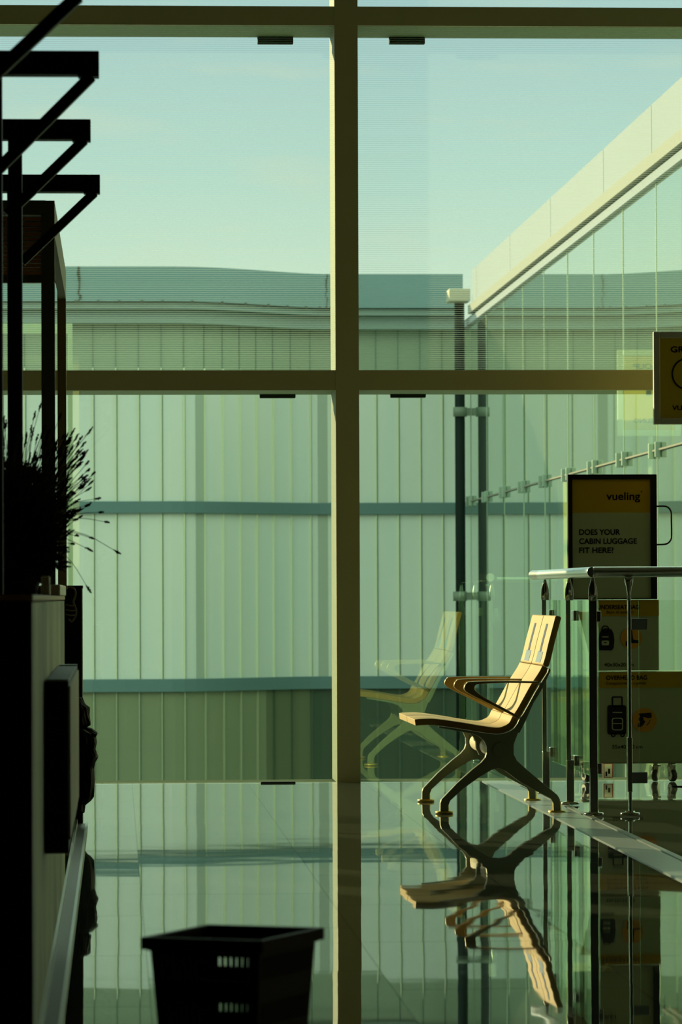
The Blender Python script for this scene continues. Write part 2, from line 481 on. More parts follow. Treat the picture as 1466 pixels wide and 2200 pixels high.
def zy(py, Y=43.0, px=300): return PY(px, py, Y).z
SE = acc[-1]
sm1 = s_of_x(-2.5)
wing = thing('terminal_wing', 'building opposite with translucent ribbed glass wall and blue-grey roof fascia', 'building', (0, 43.5, ZG))
zr1t, zr1b = zy(1077), zy(1103); zr2t, zr2b = zy(1459), zy(1487)
zsh = zy(822); zlb = zy(696)
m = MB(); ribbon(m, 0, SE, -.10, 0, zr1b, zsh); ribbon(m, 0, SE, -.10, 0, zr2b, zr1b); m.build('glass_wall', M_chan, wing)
sa, sb = s_of_x(1.62), s_of_x(2.12)
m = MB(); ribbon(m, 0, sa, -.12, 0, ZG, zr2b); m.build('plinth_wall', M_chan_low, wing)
m = MB(); ribbon(m, sa, sb, -.12, 0, ZG, zr2b); m.build('plinth_wall', mat('half_shade_plinth', (.15, .17, .09), .4), wing)  # plinth steps darker along the bend, its shading put into the colour
m = MB(); ribbon(m, sb, SE, -.12, 0, ZG, zr2b); m.build('plinth_wall', mat('full_shade_plinth', (.055, .085, .05), .4), wing)
m = MB(); ribbon(m, 0, SE, -.10, 0, zsh, zy(668)); m.build('shaded_wall', M_chan_shade, wing)
m = MB(); ribbon(m, 0, SE, 0, .05, zr1b, zr1t); m.build('rail', M_band, wing, bevel=.006)
m = MB(); ribbon(m, 0, SE, 0, .05, zr2b, zr2t); m.build('rail', M_band, wing, bevel=.006)
m = MB(); ribbon(m, 0, SE, -.15, .34, zy(652), zy(578)); m.build('fascia', M_fascia, wing)
m = MB(); ribbon(m, 0, SE, -.10, .28, zy(667), zy(654)); m.build('gutter_ledge', M_ledge, wing)
m = MB(); ribbon(m, 0, SE, -.10, .16, zlb, zy(668)); m.build('lower_fascia', M_ledge, wing)
PITCH = .2425
s_ref = s_of_x(PY(248, 950, 43).x)
m = MB(); d_ = MB(); kk = -28
while True:
    s = s_ref + kk*PITCH; kk += 1
    if s < .1: continue
    if s > SE-.05: break
    for z0, z1, q_ in ((zr1t, zy(790), 0), (zr2t, zr1b, 0), (ZG, zr2b, 2 if s > sa else 1)):
        ribbon(m, s-.006, s+.006, 0, .022, z0, z1, 1, q_)
        ribbon(d_, s+.0062, s+.016, 0, .008, z0, z1, 1)
    ribbon(d_, s-.005, s+.005, 0, .006, zsh, zlb-.004, 1)
m.build('glass_flanges', [M_rib, mat('plinth_flange', (.42, .46, .28), .4), mat('shade_toned_flange', (.08, .12, .07), .5)], wing); d_.build('glass_joints', M_rib_d, wing)  # last flange tone follows the plinth's painted shading
for px in (428, 700):  # dark strips: column seen through the glass at left, painted shade at right
    xx = PY(px, 1200, 43.3).x; s = s_of_x(xx)
    m = MB(); ribbon(m, s-.055, s+.055, -.02, .004, zr2t, zsh, 1)
    m.build('column_shade_strip', M_colm, wing)
for px in (170, 706):
    xx = PY(px, 620, 43.2).x; s = s_of_x(xx); m = MB()
    q = -1
    zz = zy(578)
    while zz > zy(655):
        w = random.uniform(.008, .02); dx = random.uniform(-.012, .012)
        ribbon(m, s+dx-w, s+dx+w, .33, .346, max(zz-.05, zy(655)), zz, 1); zz -= .05
    m.build('fascia_joint', M_stain, wing)
for i in range(13):
    s = s_of_x(PY(165+i*46, 655, 43).x); p, t = at_s(s); nn = Vector((t.y, -t.x, 0))
    m = MB(); c = p+nn*.345; m.box(c.x-.012, c.x+.012, c.y-.01, c.y+.012, zy(655), zy(650)); m.build('bolt', M_stain, wing)

# the mirror-glass facade running back on the right
XF = 3.80
gf = thing('glass_facade', 'long green mirror-glass facade under a sunlit cream parapet outside on the right', 'facade', (XF, 34, ZG))
zc_ = CAMZ + .269*XF
zpb = PX(1466, 352, XF).z
zpt = PX(1466, 186, XF).z
seams = [28.1 + 1.86*(i) for i in range(-4, 9)]
zpar0, zpar1 = CAMZ + .770*XF, CAMZ + .909*XF
bays = list(zip([seams[0]-1.86] + seams, seams + [43.9]))
for a, b in bays:
    if b-a < .2: continue
    for z0, z1 in ((ZG, zc_-.012), (zc_+.012, zpar0)):
        m = MB(); m.box(XF, XF+.03, a+.006, b-.006, z0, z1)
        ang = random.uniform(-.0016, .0016); c = (a+b)/2
        for v in m.bm.verts: v.co.x += (v.co.y-c)*ang
        m.build('pane', M_pane, gf)
m = MB()
for s in seams:
    m.box(XF-.004, XF+.02, s-.007, s+.007, ZG, zpar0)
m.build('seam_strips', M_strip, gf)
m = MB(); m.box(XF-.02, XF+.03, seams[0]-1.8, 43.9, zc_-.006, zc_+.006); m.build('clamp_rail', mat('pinkish_rail', (.32, .31, .25), .7, spec=.1), gf)
for s in seams:
    for d in (-.17, .17):
        m = MB(); m.box(XF-.042, XF-.002, s+d-.022, s+d+.022, zc_-.055, zc_+.055); m.build('clamp', M_clamp, gf, bevel=.006)
m = MB(); m.box(XF, XF+.03, 20.7, 43.9, zpar0, zpar0); m.bm.free()
y0p = 20.7
m = MB(); m.box(XF-.035, XF+.3, y0p, 43.75, zpar0-.02, zpar0+.045); m.build('parapet_drip', M_cream, gf)
m = MB(); m.box(XF-.012, XF+.3, y0p, 43.6, zpar0+.045, zpar0+.075); m.build('parapet_gap', mat('dark_green_gap', (.06, .12, .08), .6), gf)  # narrow recessed band in dark green
m = MB(); m.box(XF-.06, XF+.3, y0p, 42.6, zpar0+.075, zpar0+.165); m.build('parapet_ledge', mat('warm_cream', (.41, .41, .36), .85, spec=.05), gf)
PS = [23.2, 25.65, 28.1, 30.9, 34.7, 38.3, 41.9]
m = MB()
e2 = [y0p] + PS + [42.4]
for a, b in zip(e2, e2[1:]):
    m.box(XF-.03, XF+.3, a+.012, b-.012, zpar0+.165, zpar1)
m.build('parapet_panels', M_cream, gf)
m = MB(); m.box(XF-.015, XF+.25, y0p, 42.38, zpar0+.165, zpar1-.01); m.build('parapet_core', mat('green_grey_joint', (.22, .30, .20), .7), gf)  # green-grey core showing in the panel joints

# downpipe with its hopper on the corner
dp = thing('downpipe', 'dark green round drainpipe under a cream hopper at the outside corner', 'pipe', (3.66, 42.9, ZG))
xpipe = PY(989, 1000, 42.9).x
m = MB(); m.cyl((xpipe, 42.9, ZG), (xpipe, 42.9, PY(989, 640, 42.9).z), .054); m.build('pipe', M_pipe, dp)
a, b = PY(964, 648, 42.7), PY(1049, 621, 42.7)
m = MB(); m.box(a.x, XF-.03, 42.62, 43.0, a.z, b.z); m.build('hopper', M_gutter, dp, bevel=.01)
for py in (885, 1281):
    c = PY(989, py, 42.9)
    m = MB(); m.cyl((c.x, 42.9, c.z-.05), (c.x, 42.9, c.z+.05), .075); m.box(c.x, XF-.004, 42.87, 42.93, c.z-.04, c.z+.04)
    m.build('bracket', mat('bracket_green', (.20, .24, .18), .5), dp)
# pale portal frame outside on the left
pf = thing('portal_frame', 'pale green metal door frame standing outside behind the dark pergola posts', 'frame', (-.9, 24, ZG))
YP = 24.0
c0, c1 = PY(146, 950, YP).x, PY(156, 950, YP).x
zt_, zb_ = PY(100, 695, YP).z, PY(100, 716, YP).z
m = MB(); m.box(c0, c1, YP, YP+.04, ZG, zt_); m.build('upright', M_pale, pf)
m = MB(); m.box(-1.4, c0, YP, YP+.04, zb_, zt_); m.build('top_bar', M_pale, pf)
m = MB(); m.box(-1.43, -1.4, YP, YP+.04, ZG, zt_); m.build('upright', M_pale, pf)

# ------------------------------------------------------------------ bench
BN = 17.05                                     # depth of the near edge the outline is read at
def pn(px, py): q = PY(px, py, BN); return (q.x, q.z)
def z2(zx, zy_): return pn(880+zx*.23875, 1540+zy_*.23875)     # detail sheet of the legs
def z1(zx, zy_): return pn(960+zx*.20464, 1280+zy_*.20464)     # detail sheet of the back
top_pts = [z2(52, 26), z2(110, 20), z2(240, 20), z2(460, 50), z2(640, 80), z2(790, 98), z2(860, 82), z2(905, 52), z1(700, 1262),
           z1(755, 1180), z1(885, 945), z1(1012, 735), z1(1080, 480), z1(1152, 205)]
def resample(pts, n):
    P = [Vector((p[0], 0, p[1])) for p in smooth_pts(pts)]
    L = [0]
    for a, b in zip(P, P[1:]): L.append(L[-1]+(b-a).length)
    out = []
    for i in range(n):
        s = L[-1]*i/(n-1); j = 0
        while j < len(L)-2 and L[j+1] < s: j += 1
        t = (s-L[j])/max(1e-9, L[j+1]-L[j]); q = P[j].lerp(P[j+1], t); out.append((q.x, q.z))
    return out
def smooth_pts(pts, n=6):
    q = smooth_line([(p[0], 0, p[1]) for p in pts], n); return [(v.x, v.z) for v in q]
def offset(pts, d):
    out = []
    for i, p in enumerate(pts):
        a, b = pts[max(i-1, 0)], pts[min(i+1, len(pts)-1)]
        tx, tz = b[0]-a[0], b[1]-a[1]; L = math.hypot(tx, tz)
        out.append((p[0]+tz/L*d, p[1]-tx/L*d))
    return out
top_all = smooth_pts(top_pts, 6)
kink = min(range(len(top_all)), key=lambda i: math.hypot(top_all[i][0]-z1(1012, 735)[0], top_all[i][1]-z1(1012, 735)[1]))
low = min(range(len(top_all)), key=lambda i: math.hypot(top_all[i][0]-z1(700, 1262)[0], top_all[i][1]-z1(700, 1262)[1]))
bot_all = offset(top_all, .027)
bench = thing('waiting_bench', 'two-seat beech waiting bench on bronze legs, sunlit beside the steel railing', 'bench', (1.62, 17.55, 0))
SY = [(17.075, 17.548), (17.562, 18.035)]
for (ya, yb) in SY:
    for nm, i0, i1 in (('seat', 0, low), ('backrest', low, kink), ('headrest', kink, len(top_all)-1)):
        A, B = top_all[i0:i1+1], bot_all[i0:i1+1]
        if nm != 'seat':                       # leave a hairline joint
            A = [((A[0][0]*.85+A[1][0]*.15), (A[0][1]*.85+A[1][1]*.15))] + A[1:]
            B = [((B[0][0]*.85+B[1][0]*.15), (B[0][1]*.85+B[1][1]*.15))] + B[1:]
        m = MB(); m.strip(A, B, ya, yb, 0, 1)
        part = m.build(nm, [M_wood, M_wedge], bench, bevel=.003 if nm == 'backrest' else .007, seg=3)
        if nm == 'headrest':
            n0 = len(A)-1
            def on(u, off=.0012):              # u 0 at the joint .. 1 at the top
                f = u*n0; i = min(int(f), n0-1); t = f-i
                p = Vector((A[i][0]*(1-t)+A[i+1][0]*t, 0, A[i][1]*(1-t)+A[i+1][1]*t))
                d = Vector((A[i+1][0]-A[i][0], 0, A[i+1][1]-A[i][1])).normalized()
                return p + Vector((-d.z, 0, d.x))*off
            def patch(u0, u1, yy0, yy1, nm2, mm, dy=0.0):
                q = MB(); pts_a = [on(u0+(u1-u0)*i/6) for i in range(7)]; pts_b = [on(u0+(u1-u0)*i/6, -.002) for i in range(7)]
                q.strip([(p.x, p.z) for p in pts_a], [(p.x, p.z) for p in pts_b], yy0, yy1)
                [setattr(f_, 'smooth', False) for f_ in q.bm.faces]; sub(q, nm2, mm, part)
            yc = (ya+yb)/2
            patch(.28, .80, yc-.035, yc+.035, 'slot', M_slot)
            patch(.05, .29, yc-.11, yc+.09, 'sticker', M_stick)
# armrests
O = [(962, 897), (620, 893), (260, 900), (205, 918), (182, 955), (195, 1000), (300, 1062), (500, 1160), (742, 1285)]
I = [(958, 918), (620, 914), (350, 924), (303, 938), (288, 965), (302, 1000), (392, 1066), (520, 1136), (752, 1262)]
O = [z1(*p) for p in O]; I = [z1(*p) for p in I]
for yc in (17.045, 17.555, 18.065):
    m = MB(); m.strip(smooth_pts(O, 5), smooth_pts(I, 5), yc-.022, yc+.022)
    m.build('armrest', M_arm if yc > 17.1 else M_arm, bench, bevel=.003)
# leg frames: a cast cross with a back support
frame_out = [z2(258, 84), z2(262, 98), z2(460, 132), z2(560, 150), z2(625, 178), z2(668, 215), z2(690, 262), z2(692, 320), z2(680, 365), z2(640, 412),
             z2(560, 475), z2(420, 600), z2(285, 742), z2(276, 770), z2(274, 880), z2(346, 880), z2(346, 800), z2(364, 752), z2(480, 645),
             z2(620, 545), z2(740, 474), z2(800, 460), z2(860, 486), z2(1000, 590), z2(1140, 668), z2(1268, 735), z2(1290, 772), z2(1296, 870),
             z2(1356, 870), z2(1350, 740), z2(1328, 702), z2(1180, 580), z2(1050, 470), z2(962, 390), z2(936, 335), z2(934, 250), z2(975, 140),
             z1(760, 1440), z1(830, 1300), z1(905, 1130), z1(1005, 965), z1(1088, 785), z1(1080, 762), z1(1064, 762)]
inner = []
for i in range(kink+2, -1, -1):
    inner.append((bot_all[i][0], bot_all[i][1]))
xs_cut = z2(258, 84)[0]
inner = [p for p in inner if p[0] > xs_cut+.004 and p[1] < z1(1064, 770)[1]]
poly = frame_out + [(p[0], p[1]+.0) for p in inner[::3]]
hub = z2(812, 298)
for fi, yc in enumerate((17.048, 18.062)):
    m = MB(); m.prism(poly, yc-.024, yc+.024)
    fr = m.build('leg_frame', M_alu, bench, bevel=.006, seg=3)
    q = MB(); q.cyl((hub[0], yc-.030, hub[1]), (hub[0], yc-.020, hub[1]), .030, 28); sub(q, 'hub_cap', M_alu, fr)
    for fx in (z2(310, 0)[0], z2(1325, 0)[0]):
        q = MB(); q.tube([(fx, yc, .001), (fx, yc, .011), (fx, yc, .012), (fx, yc, .05)], [.038, .038, .021, .019], 24)
        sub(q, 'foot', M_brass, fr)
# middle bracket without legs
mid = [z2(258, 84), z2(262, 98), z2(460, 132), z2(560, 150), z2(625, 178), z2(668, 215), z2(690, 262), z2(694, 325), z2(722, 385), z2(812, 412), z2(896, 390),
       z2(930, 330), z2(934, 250), z2(975, 140), z1(760, 1440), z1(830, 1300)]
mi_ = [p for p in [(bot_all[i][0], bot_all[i][1]) for i in range(low+6, -1, -1)] if p[0] > xs_cut+.004]
m = MB(); m.prism(mid + mi_[::3], 17.535, 17.575); m.build('bracket', M_alu, bench, bevel=.004)
m = MB(); m.cyl((hub[0]-.004, 17.07, hub[1]), (hub[0]-.004, 18.04, hub[1]), .039, 28); m.build('crossbeam', M_beamm, bench)

# ------------------------------------------------------------------ railing
rl = thing('steel_railing', 'polished steel railing with glass panels turning a corner behind the bench', 'railing', (1.98, 16.9, 0))
XRL = 1.995; YN = 16.80
zrail = PY(1277, 1229, YN).z
rh = .0222
m = MB(); m.tube([(XRL-.03, 18.93, zrail), (XRL-.005, 18.8, zrail), (XRL, YN+.02, zrail), (XRL, YN, zrail)], rh, 20)
hr = m.build('handrail', M_rail, rl)
m = MB(); m.tube([(XRL, YN, zrail), (XRL+.02, YN, zrail), (3.9, YN, zrail)], rh, 20); m.build('handrail', M_rail, rl)
zpt_ = PY(1277, 1290, YN).z
def rail_post(x, y, wide_x=True):
    ax = Vector((0, 1, 0)) if wide_x else Vector((1, 0, 0))
    m = MB()
    m.tube([(x, y, zrail-rh-.001), (x, y, zrail-rh-.02), (x, y, zrail-rh-.045), (x, y, zrail-rh-.07), (x, y, zpt_)],
           [.006, .010, .0175, .019, .018] if wide_x else [.019, .0175, .011, .0075, .0085], 18, flat=(ax, .45) if wide_x else None)
    p = m.build('post', M_chrome, rl)
    q = MB()
    w = (.034, .012) if wide_x else (.012, .034)
    if wide_x and y > YN+.1: q.box(x-.016, x+.005, y-w[1]/2, y+w[1]/2, .02, zpt_+.004)
    else: q.box(x-w[0]/2, x+w[0]/2, y-w[1]/2, y+w[1]/2, .02, zpt_)
    sub(q, 'flat_bar', M_chrome, p, bevel=.002)
    q = MB()
    if wide_x: q.box(x-.017, x+.017, y-.016, y+.016, .012, .20)
    else: q.box(x-.011, x+.009, y-.02, y+.02, .10, .33)
    sub(q, 'sleeve', M_chrome, p, bevel=.003)
    q = MB(); q.tube([(x, y, .0045), (x, y, .014), (x, y, .016), (x, y, .022)], [.041, .041, .022, .02], 24); sub(q, 'base_plate', M_chrome, p)
for x, y, w in ((XRL, YN, True), (XRL, 17.68, True), (XRL, 18.68, True), (PY(1353, 1500, YN-.02).x, YN-.02, False), (3.4, YN-.02, False)):
    rail_post(x, y, w)
zgb = .155
for y0, y1 in ((YN+.03, 17.65), (17.71, 18.64)):
    m = MB(); m.box(XRL+.020, XRL+.028, y0, y1, zgb, zpt_); m.build('glass_panel', M_rail_glass, rl)
    for yy in (y0, y1):
        for zz in (zgb+.02, zpt_-.09):
            m = MB(); m.box(XRL+.012, XRL+.036, yy-.022, yy+.022, zz, zz+.045); m.build('glass_clamp', M_chrome, rl, bevel=.002)
xg0 = PY(1372, 1500, YN).x
m = MB(); m.box(xg0, 3.36, YN-.03, YN-.022, zgb, zpt_); m.build('glass_panel', M_rail_glass, rl)
xg1 = PY(1286, 1500, YN).x; xg2 = PY(1346, 1500, YN).x
for ya, yb in ((1353, 1329), (1683, 1659)):
    a, b = PY(1358, ya, YN-.04), PY(1392, yb, YN-.04)
    m = MB(); m.box(a.x, b.x, YN-.04, YN-.014, a.z, b.z); m.build('glass_clamp', M_gclamp, rl, bevel=.002)

# ------------------------------------------------------------------ baggage sizer
YS = 19.80
bs = thing('baggage_sizer', 'black framed cabin luggage sizer sign with printed bins on casters behind the railing', 'sign', (PY(1340, 1600, YS).x, YS+.1, 0))
def PS_(px, py): return PY(px, py, YS)
a, b = PS_(1221, 1288), PS_(1411, 1019)
fr = MB()
ia, ib = PS_(1231, 1286), PS_(1398, 1030)
fr.box(a.x, ia.x, YS-.012, YS+.03, a.z, b.z); fr.box(ib.x, b.x, YS-.012, YS+.03, a.z, b.z)
fr.box(ia.x, ib.x, YS-.012, YS+.03, ib.z, b.z); fr.box(ia.x, ib.x, YS-.012, YS+.03, a.z, ia.z)
fr.build('sign_frame', M_sblack, bs, bevel=.003)
zsplit = PS_(1310, 1101.5).z
m = MB(); m.box(ia.x, ib.x, YS, YS+.025, ia.z, zsplit); m.box(ia.x, ib.x, YS, YS+.025, zsplit, ib.z, 1)
sf = m.build('sign_face', [M_grey, M_yel], bs)
def T(body, x0, x1, ybase, cap, part, bold=.012, mm=None, Y=YS):
    p0, p1 = PY(x0, ybase, Y), PY(x1, ybase, Y)
    o = text('lettering', body, mm or M_ink, p0.x, p1.x, p0.z, cap*Y/F, Y, None, bold); o.parent = part; return o
T('vueling', 1303.5, 1376, 1074, 16.5, sf, .012)
T('DOES YOUR', 1245, 1333, 1149, 11.5, sf, .022)
T('CABIN LUGGAGE', 1245, 1369, 1168.5, 11.5, sf, .022)
T('FIT HERE?', 1245, 1319, 1188, 11.5, sf, .022)
c = PS_(1379, 1056); q = MB(); q.cyl((c.x, YS-.002, c.z), (c.x, YS+.002, c.z), .0035, 12); sub(q, 'logo_dot', M_ink, sf)
# loop handle on the right edge
hp = [PS_(*p) for p in ((1409, 1088), (1428, 1087.5), (1437, 1091), (1442.5, 1100), (1443, 1115), (1443.5, 1145), (1442.5, 1158), (1437, 1166), (1428, 1169.5), (1410, 1170))]
m = MB(); m.tube(smooth_line(hp, 4), .0042, 10); m.build('handle', M_sblack, bs)
# back supports joining sign and bins
YD = YS+.15
m = MB(); xa, xb = PS_(1281, 1300).x, PS_(1400, 1300).x
m.box(PS_(1275, 1300).x, PS_(1416, 1300).x, YS+.001, YD, PS_(1300, 1441).z, PS_(1300, 1289).z)
ub = m.build('underseat_bin', M_grey, bs, bevel=.003)
def FB(x0, x1, y0, y1, nm, mm, part, d=.003, bev=0):
    p, r = PS_(x0, y1), PS_(x1, y0)
    q = MB(); q.box(p.x, r.x, YS-d, YS+.0005, p.z, r.z); return sub(q, nm, mm, part, bevel=bev)
FB(1275, 1416, 1289.5, 1324, 'header', M_yel, ub)
YH = YS-.003
T('UNDERSEAT BAG', 1284, 1374, 1309, 9, ub, .02, None, YH)
T('Bajo el asiento', 1304, 1362, 1318, 6.5, ub, 0, None, YH)
def PH(px, py): return PY(px, py, YS)
def poly_px(pts, nm, mm, part, d=.003, base=0.0):
    q = MB(); q.prism([(PH(*p).x, PH(*p).z) for p in pts], YS-d, YS-base+.0002); return sub(q, nm, mm, part)
def rr(x0, y0, x1, y1, r, n=5):
    out = []
    for cx, cy, a0 in ((x1-r, y0+r, -90), (x1-r, y1-r, 0), (x0+r, y1-r, 90), (x0+r, y0+r, 180)):
        for i in range(n+1):
            a = math.radians(a0+90*i/n); out.append((cx+r*math.cos(a), cy+r*math.sin(a)))
    return out
def circ(cx, cy, r, n=28): return [(cx+r*math.cos(2*math.pi*i/n), cy+r*math.sin(2*math.pi*i/n)) for i in range(n)]
def ring_px(pts_out, pts_in, nm, mm, part, d=.003):
    q = MB(); A = [(PH(*p).x, PH(*p).z) for p in pts_out]; B = [(PH(*p).x, PH(*p).z) for p in pts_in]
    q.strip(A+[A[0]], B+[B[0]], YS-d, YS+.0002); return sub(q, nm, mm, part)
# backpack pictogram
poly_px([(1288, 1397), (1287, 1372), (1289, 1360), (1294, 1352), (1300, 1350), (1309, 1350), (1315, 1353), (1319, 1362), (1320.5, 1376), (1319, 1392), (1315, 1397.5)], 'backpack_icon', M_navy, ub)
ring_px(circ(1301, 1352, 8.5), circ(1301, 1352, 6), 'backpack_loop', M_navy, ub)
poly_px(rr(1294, 1367, 1308, 1369.5, 1), 'icon_line', M_grey, ub, .0045, .003)
poly_px(rr(1293, 1376, 1309, 1386.5, 3), 'icon_pocket', M_grey, ub, .0045, .003)
poly_px(rr(1298.5, 1379.5, 1303.5, 1382, 1), 'icon_tab', M_navy, ub, .006, .0045)
poly_px(circ(1357, 1371, 23), 'icon_disc', M_orange, ub)
poly_px([(1352, 1352), (1358, 1352), (1361, 1374), (1373, 1376), (1373, 1382), (1356, 1382)], 'seat_icon', M_navy, ub, .0045, .003)
poly_px(rr(1345, 1377, 1354, 1388, 2), 'bag_icon', M_navy, ub, .0045, .003)
T('40x30x20 cm', 1299, 1362, 1432, 8, ub, .008, None, YS)
m = MB(); lx0, lx1 = PS_(1275, 1500).x, PS_(1512, 1500).x
m.box(lx0, lx1, YS+.001, YD, PS_(1300, 1638).z, PS_(1300, 1443.5).z)
ob = m.build('overhead_bin', M_grey, bs, bevel=.003)
FB(1275, 1512, 1444, 1478, 'header', M_yel, ob)
T('OVERHEAD BAG', 1303, 1391, 1460.5, 9, ob, .02, None, YH)
T('Compartimento superior', 1303, 1390, 1471, 6.5, ob, 0, None, YH)
# suitcase pictogram
poly_px(rr(1305.5, 1515, 1346, 1578, 5), 'suitcase_icon', M_navy, ob)
ring_px(rr(1315, 1496, 1338.5, 1520, 3), rr(1318, 1499, 1335.5, 1517, 2), 'suitcase_pull', M_navy, ob)
poly_px(rr(1316.5, 1529.5, 1337, 1532, 1), 'icon_line', M_grey, ob, .0045, .003)
ring_px(rr(1315, 1542, 1339, 1569, 5), rr(1317, 1544, 1337, 1567, 4), 'icon_pocket', M_grey, ob, .0055)
poly_px(rr(1316, 1553.5, 1338, 1555.5, .9), 'icon_line', M_grey, ob, .0055, .003)
for cx in (1318, 1338): ring_px(circ(cx, 1579, 5, 16), circ(cx, 1579, 2.4, 16), 'icon_wheel', M_navy, ob)
poly_px(circ(1385.5, 1547, 26), 'icon_disc', M_orange, ob)
poly_px([(1372, 1533), (1400, 1531), (1401, 1541), (1394, 1543), (1386, 1541), (1376, 1540)], 'hand_icon', M_navy, ob, .0045, .003)
poly_px(circ(1378, 1545, 5.5, 16), 'hand_icon', M_navy, ob, .0048, .003)
poly_px([(1371, 1556), (1377, 1550), (1384, 1547), (1387, 1550), (1383, 1557), (1377, 1562), (1371, 1562)], 'hand_icon', M_navy, ob, .0046, .003)
q = MB(); q.tube([Vector((PH(*p).x, YS-.002, PH(*p).z)) for p in ((1390, 1558), (1395, 1553), (1397, 1547))], .0022, 8); sub(q, 'arrow_icon', M_navy, ob)
T('55x40x20 cm', 1316, 1381, 1608.5, 8, ob, .008, None, YS)
# back side: the same bins printed on the rear, flap standing in for the rear bin's reflection at left
m = MB(); pts = [(1243, 1315), (1276, 1315), (1276, 1432), (1270, 1425)]
m.prism([(PY(p[0], p[1], YD).x, PY(p[0], p[1], YD).z) for p in pts], YD-.02, YD-.005); bsd = m.build('bin_reflection_flap', M_grey, bs)
m = MB(); pts = [(1243, 1314.5), (1276, 1314.5), (1276, 1331), (1247, 1331)]
m.prism([(PY(p[0], p[1], YD-.021).x, PY(p[0], p[1], YD-.021).z) for p in pts], YD-.0225, YD-.0205); sub(m, 'header', M_yel, bsd)
m = MB(); m.box(ia.x, ib.x, YS+.0251, YS+.027, ia.z, ib.z); m.build('rear_face', M_rear, bs)
m = MB(); m.box(lx0, lx1, YD-.0005, YD+.002, PS_(1300, 1480).z, PS_(1300, 1446).z); m.build('rear_header', M_rear, bs)
# casters
def caster(px, pyb, Y, side):
    p = PY(px, pyb, Y); x = p.x; r = .030; ztop = PS_(1300, 1638).z
    m = MB(); m.cyl((x-.004, Y, .026), (x-.004, Y, ztop), .012, 16)
    m.box(x-.020, x+.020, Y-.02, Y+.02, ztop-.012, ztop)
    m.bm.verts.ensure_lookup_table()
    c = m.build('caster', M_chrome, bs, bevel=.002)
    ang = Vector((1, .45*side, 0)).normalized()
    q = MB(); o = Vector((x+.006*side, Y, r+.001)); q.cyl(o-ang*.011, o+ang*.011, r, 24); sub(q, 'wheel', M_wheel, c, bevel=.004)
    q = MB()
    for sg in (-1, 1):
        o2 = o+ang*sg*.0145; o3 = Vector((x, Y, .075))+ang*sg*.0145
        q.cyl(o2-ang*.002, o2+ang*.002, .021, 18); q.bar(o2, o3, .026, .004, ang)
    q.box(x-.02, x+.02, Y-.02, Y+.02, .074, .082)
    sub(q, 'fork', M_zinc, c)
for px, Y, sd in ((1258, YS+.04, 1), (1443, YS+.04, 1), (1411, YS+.11, -1), (1500, YS+.11, 1)):
    caster(px, 1685, Y, sd)
m = MB(); m.box(PS_(1253, 1640).x, lx1, YS+.01, YD-.01, PS_(1300, 1641).z, PS_(1300, 1637).z); m.build('base_tray', M_grey, bs)

# ------------------------------------------------------------------ boarding group sign
YGp = 19.30
gs = thing('group_sign', 'amber boarding group sign in a silver frame cut by the right edge', 'sign', (PY(1478, 800, YGp).x, YGp, 0))
def G(px, py): return PY(px, py, YGp)
a, b = G(1405, 912), G(1551, 712.5); ia, ib = G(1419, 898), G(1537, 727)
m = MB(); m.box(a.x, ia.x, YGp-.012, YGp+.022, a.z, b.z); m.box(ib.x, b.x, YGp-.012, YGp+.022, a.z, b.z)
m.box(ia.x, ib.x, YGp-.012, YGp+.022, ib.z, b.z); m.box(ia.x, ib.x, YGp-.012, YGp+.022, a.z, ia.z)
m.build('frame', M_silver, gs, bevel=.004)
m = MB(); m.box(ia.x, ib.x, YGp-.004, YGp+.014, ia.z, ib.z); gb = m.build('board', M_brown, gs)
for bk, yy in ((False, YGp-.004), (True, YGp+.014)):
    p0, p1 = G(1441.5, 757), G(1514, 757)
    o = text('lettering', 'GROUP', M_ink, p0.x, p1.x, p0.z, 12.5*YGp/F, yy, None, .02, bk); o.parent = gb
    p0, p1 = G(1444.5, 881), G(1511, 881)
    o = text('lettering', 'VUELING', M_ink, p0.x, p1.x, p0.z, 9.5*YGp/F, yy, None, .02, bk); o.parent = gb
    p0, p1 = G(1472, 817), G(1484, 817)
    o = text('numeral', '1', M_ink, p0.x, p1.x, p0.z, 28*YGp/F, yy, None, .02, bk); o.parent = gb
q = MB()
A = [(G(*p).x, G(*p).z) for p in circ(1478, 803.5, 35, 40)]; B = [(G(*p).x, G(*p).z) for p in circ(1478, 803.5, 31.5, 40)]
q.strip(A+[A[0]], B+[B[0]], YGp-.006, YGp-.0035); sub(q, 'ring', M_ink, gb)
xc = G(1482, 900).x
m = MB(); m.cyl((xc, YGp+.005, .015), (xc, YGp+.005, a.z), .014); m.build('pole', M_silver, gs)
m = MB(); m.tube([(xc+.05, YGp, .0), (xc+.05, YGp, .012), (xc, YGp+.005, .02)], [.15, .15, .02], 28); m.build('base', M_sblack, gs)

# small red-bordered notice stuck on the glass low down
a, b = PY(1297, 1671, YG), PY(1318, 1640, YG)
nt = thing('safety_notice', 'small white notice with red border low on the glass under the luggage sizer', 'notice', (a.x, YG, a.z))
m = MB(); m.box(a.x, b.x, YG+.004, YG+.0115, a.z, b.z); m.build('border', M_red, nt)
m = MB(); m.box(a.x+.006, b.x-.006, YG+.002, YG+.0045, a.z+.004, b.z-.004); m.build('sheet', M_white, nt)
m = MB(); m.box(a.x+.011, a.x+.019, YG+.0006, YG+.0022, a.z+.008, a.z+.03); m.box(a.x+.024, a.x+.034, YG+.0006, YG+.0022, a.z+.02, a.z+.045); m.build('pictograms', M_ink, nt)

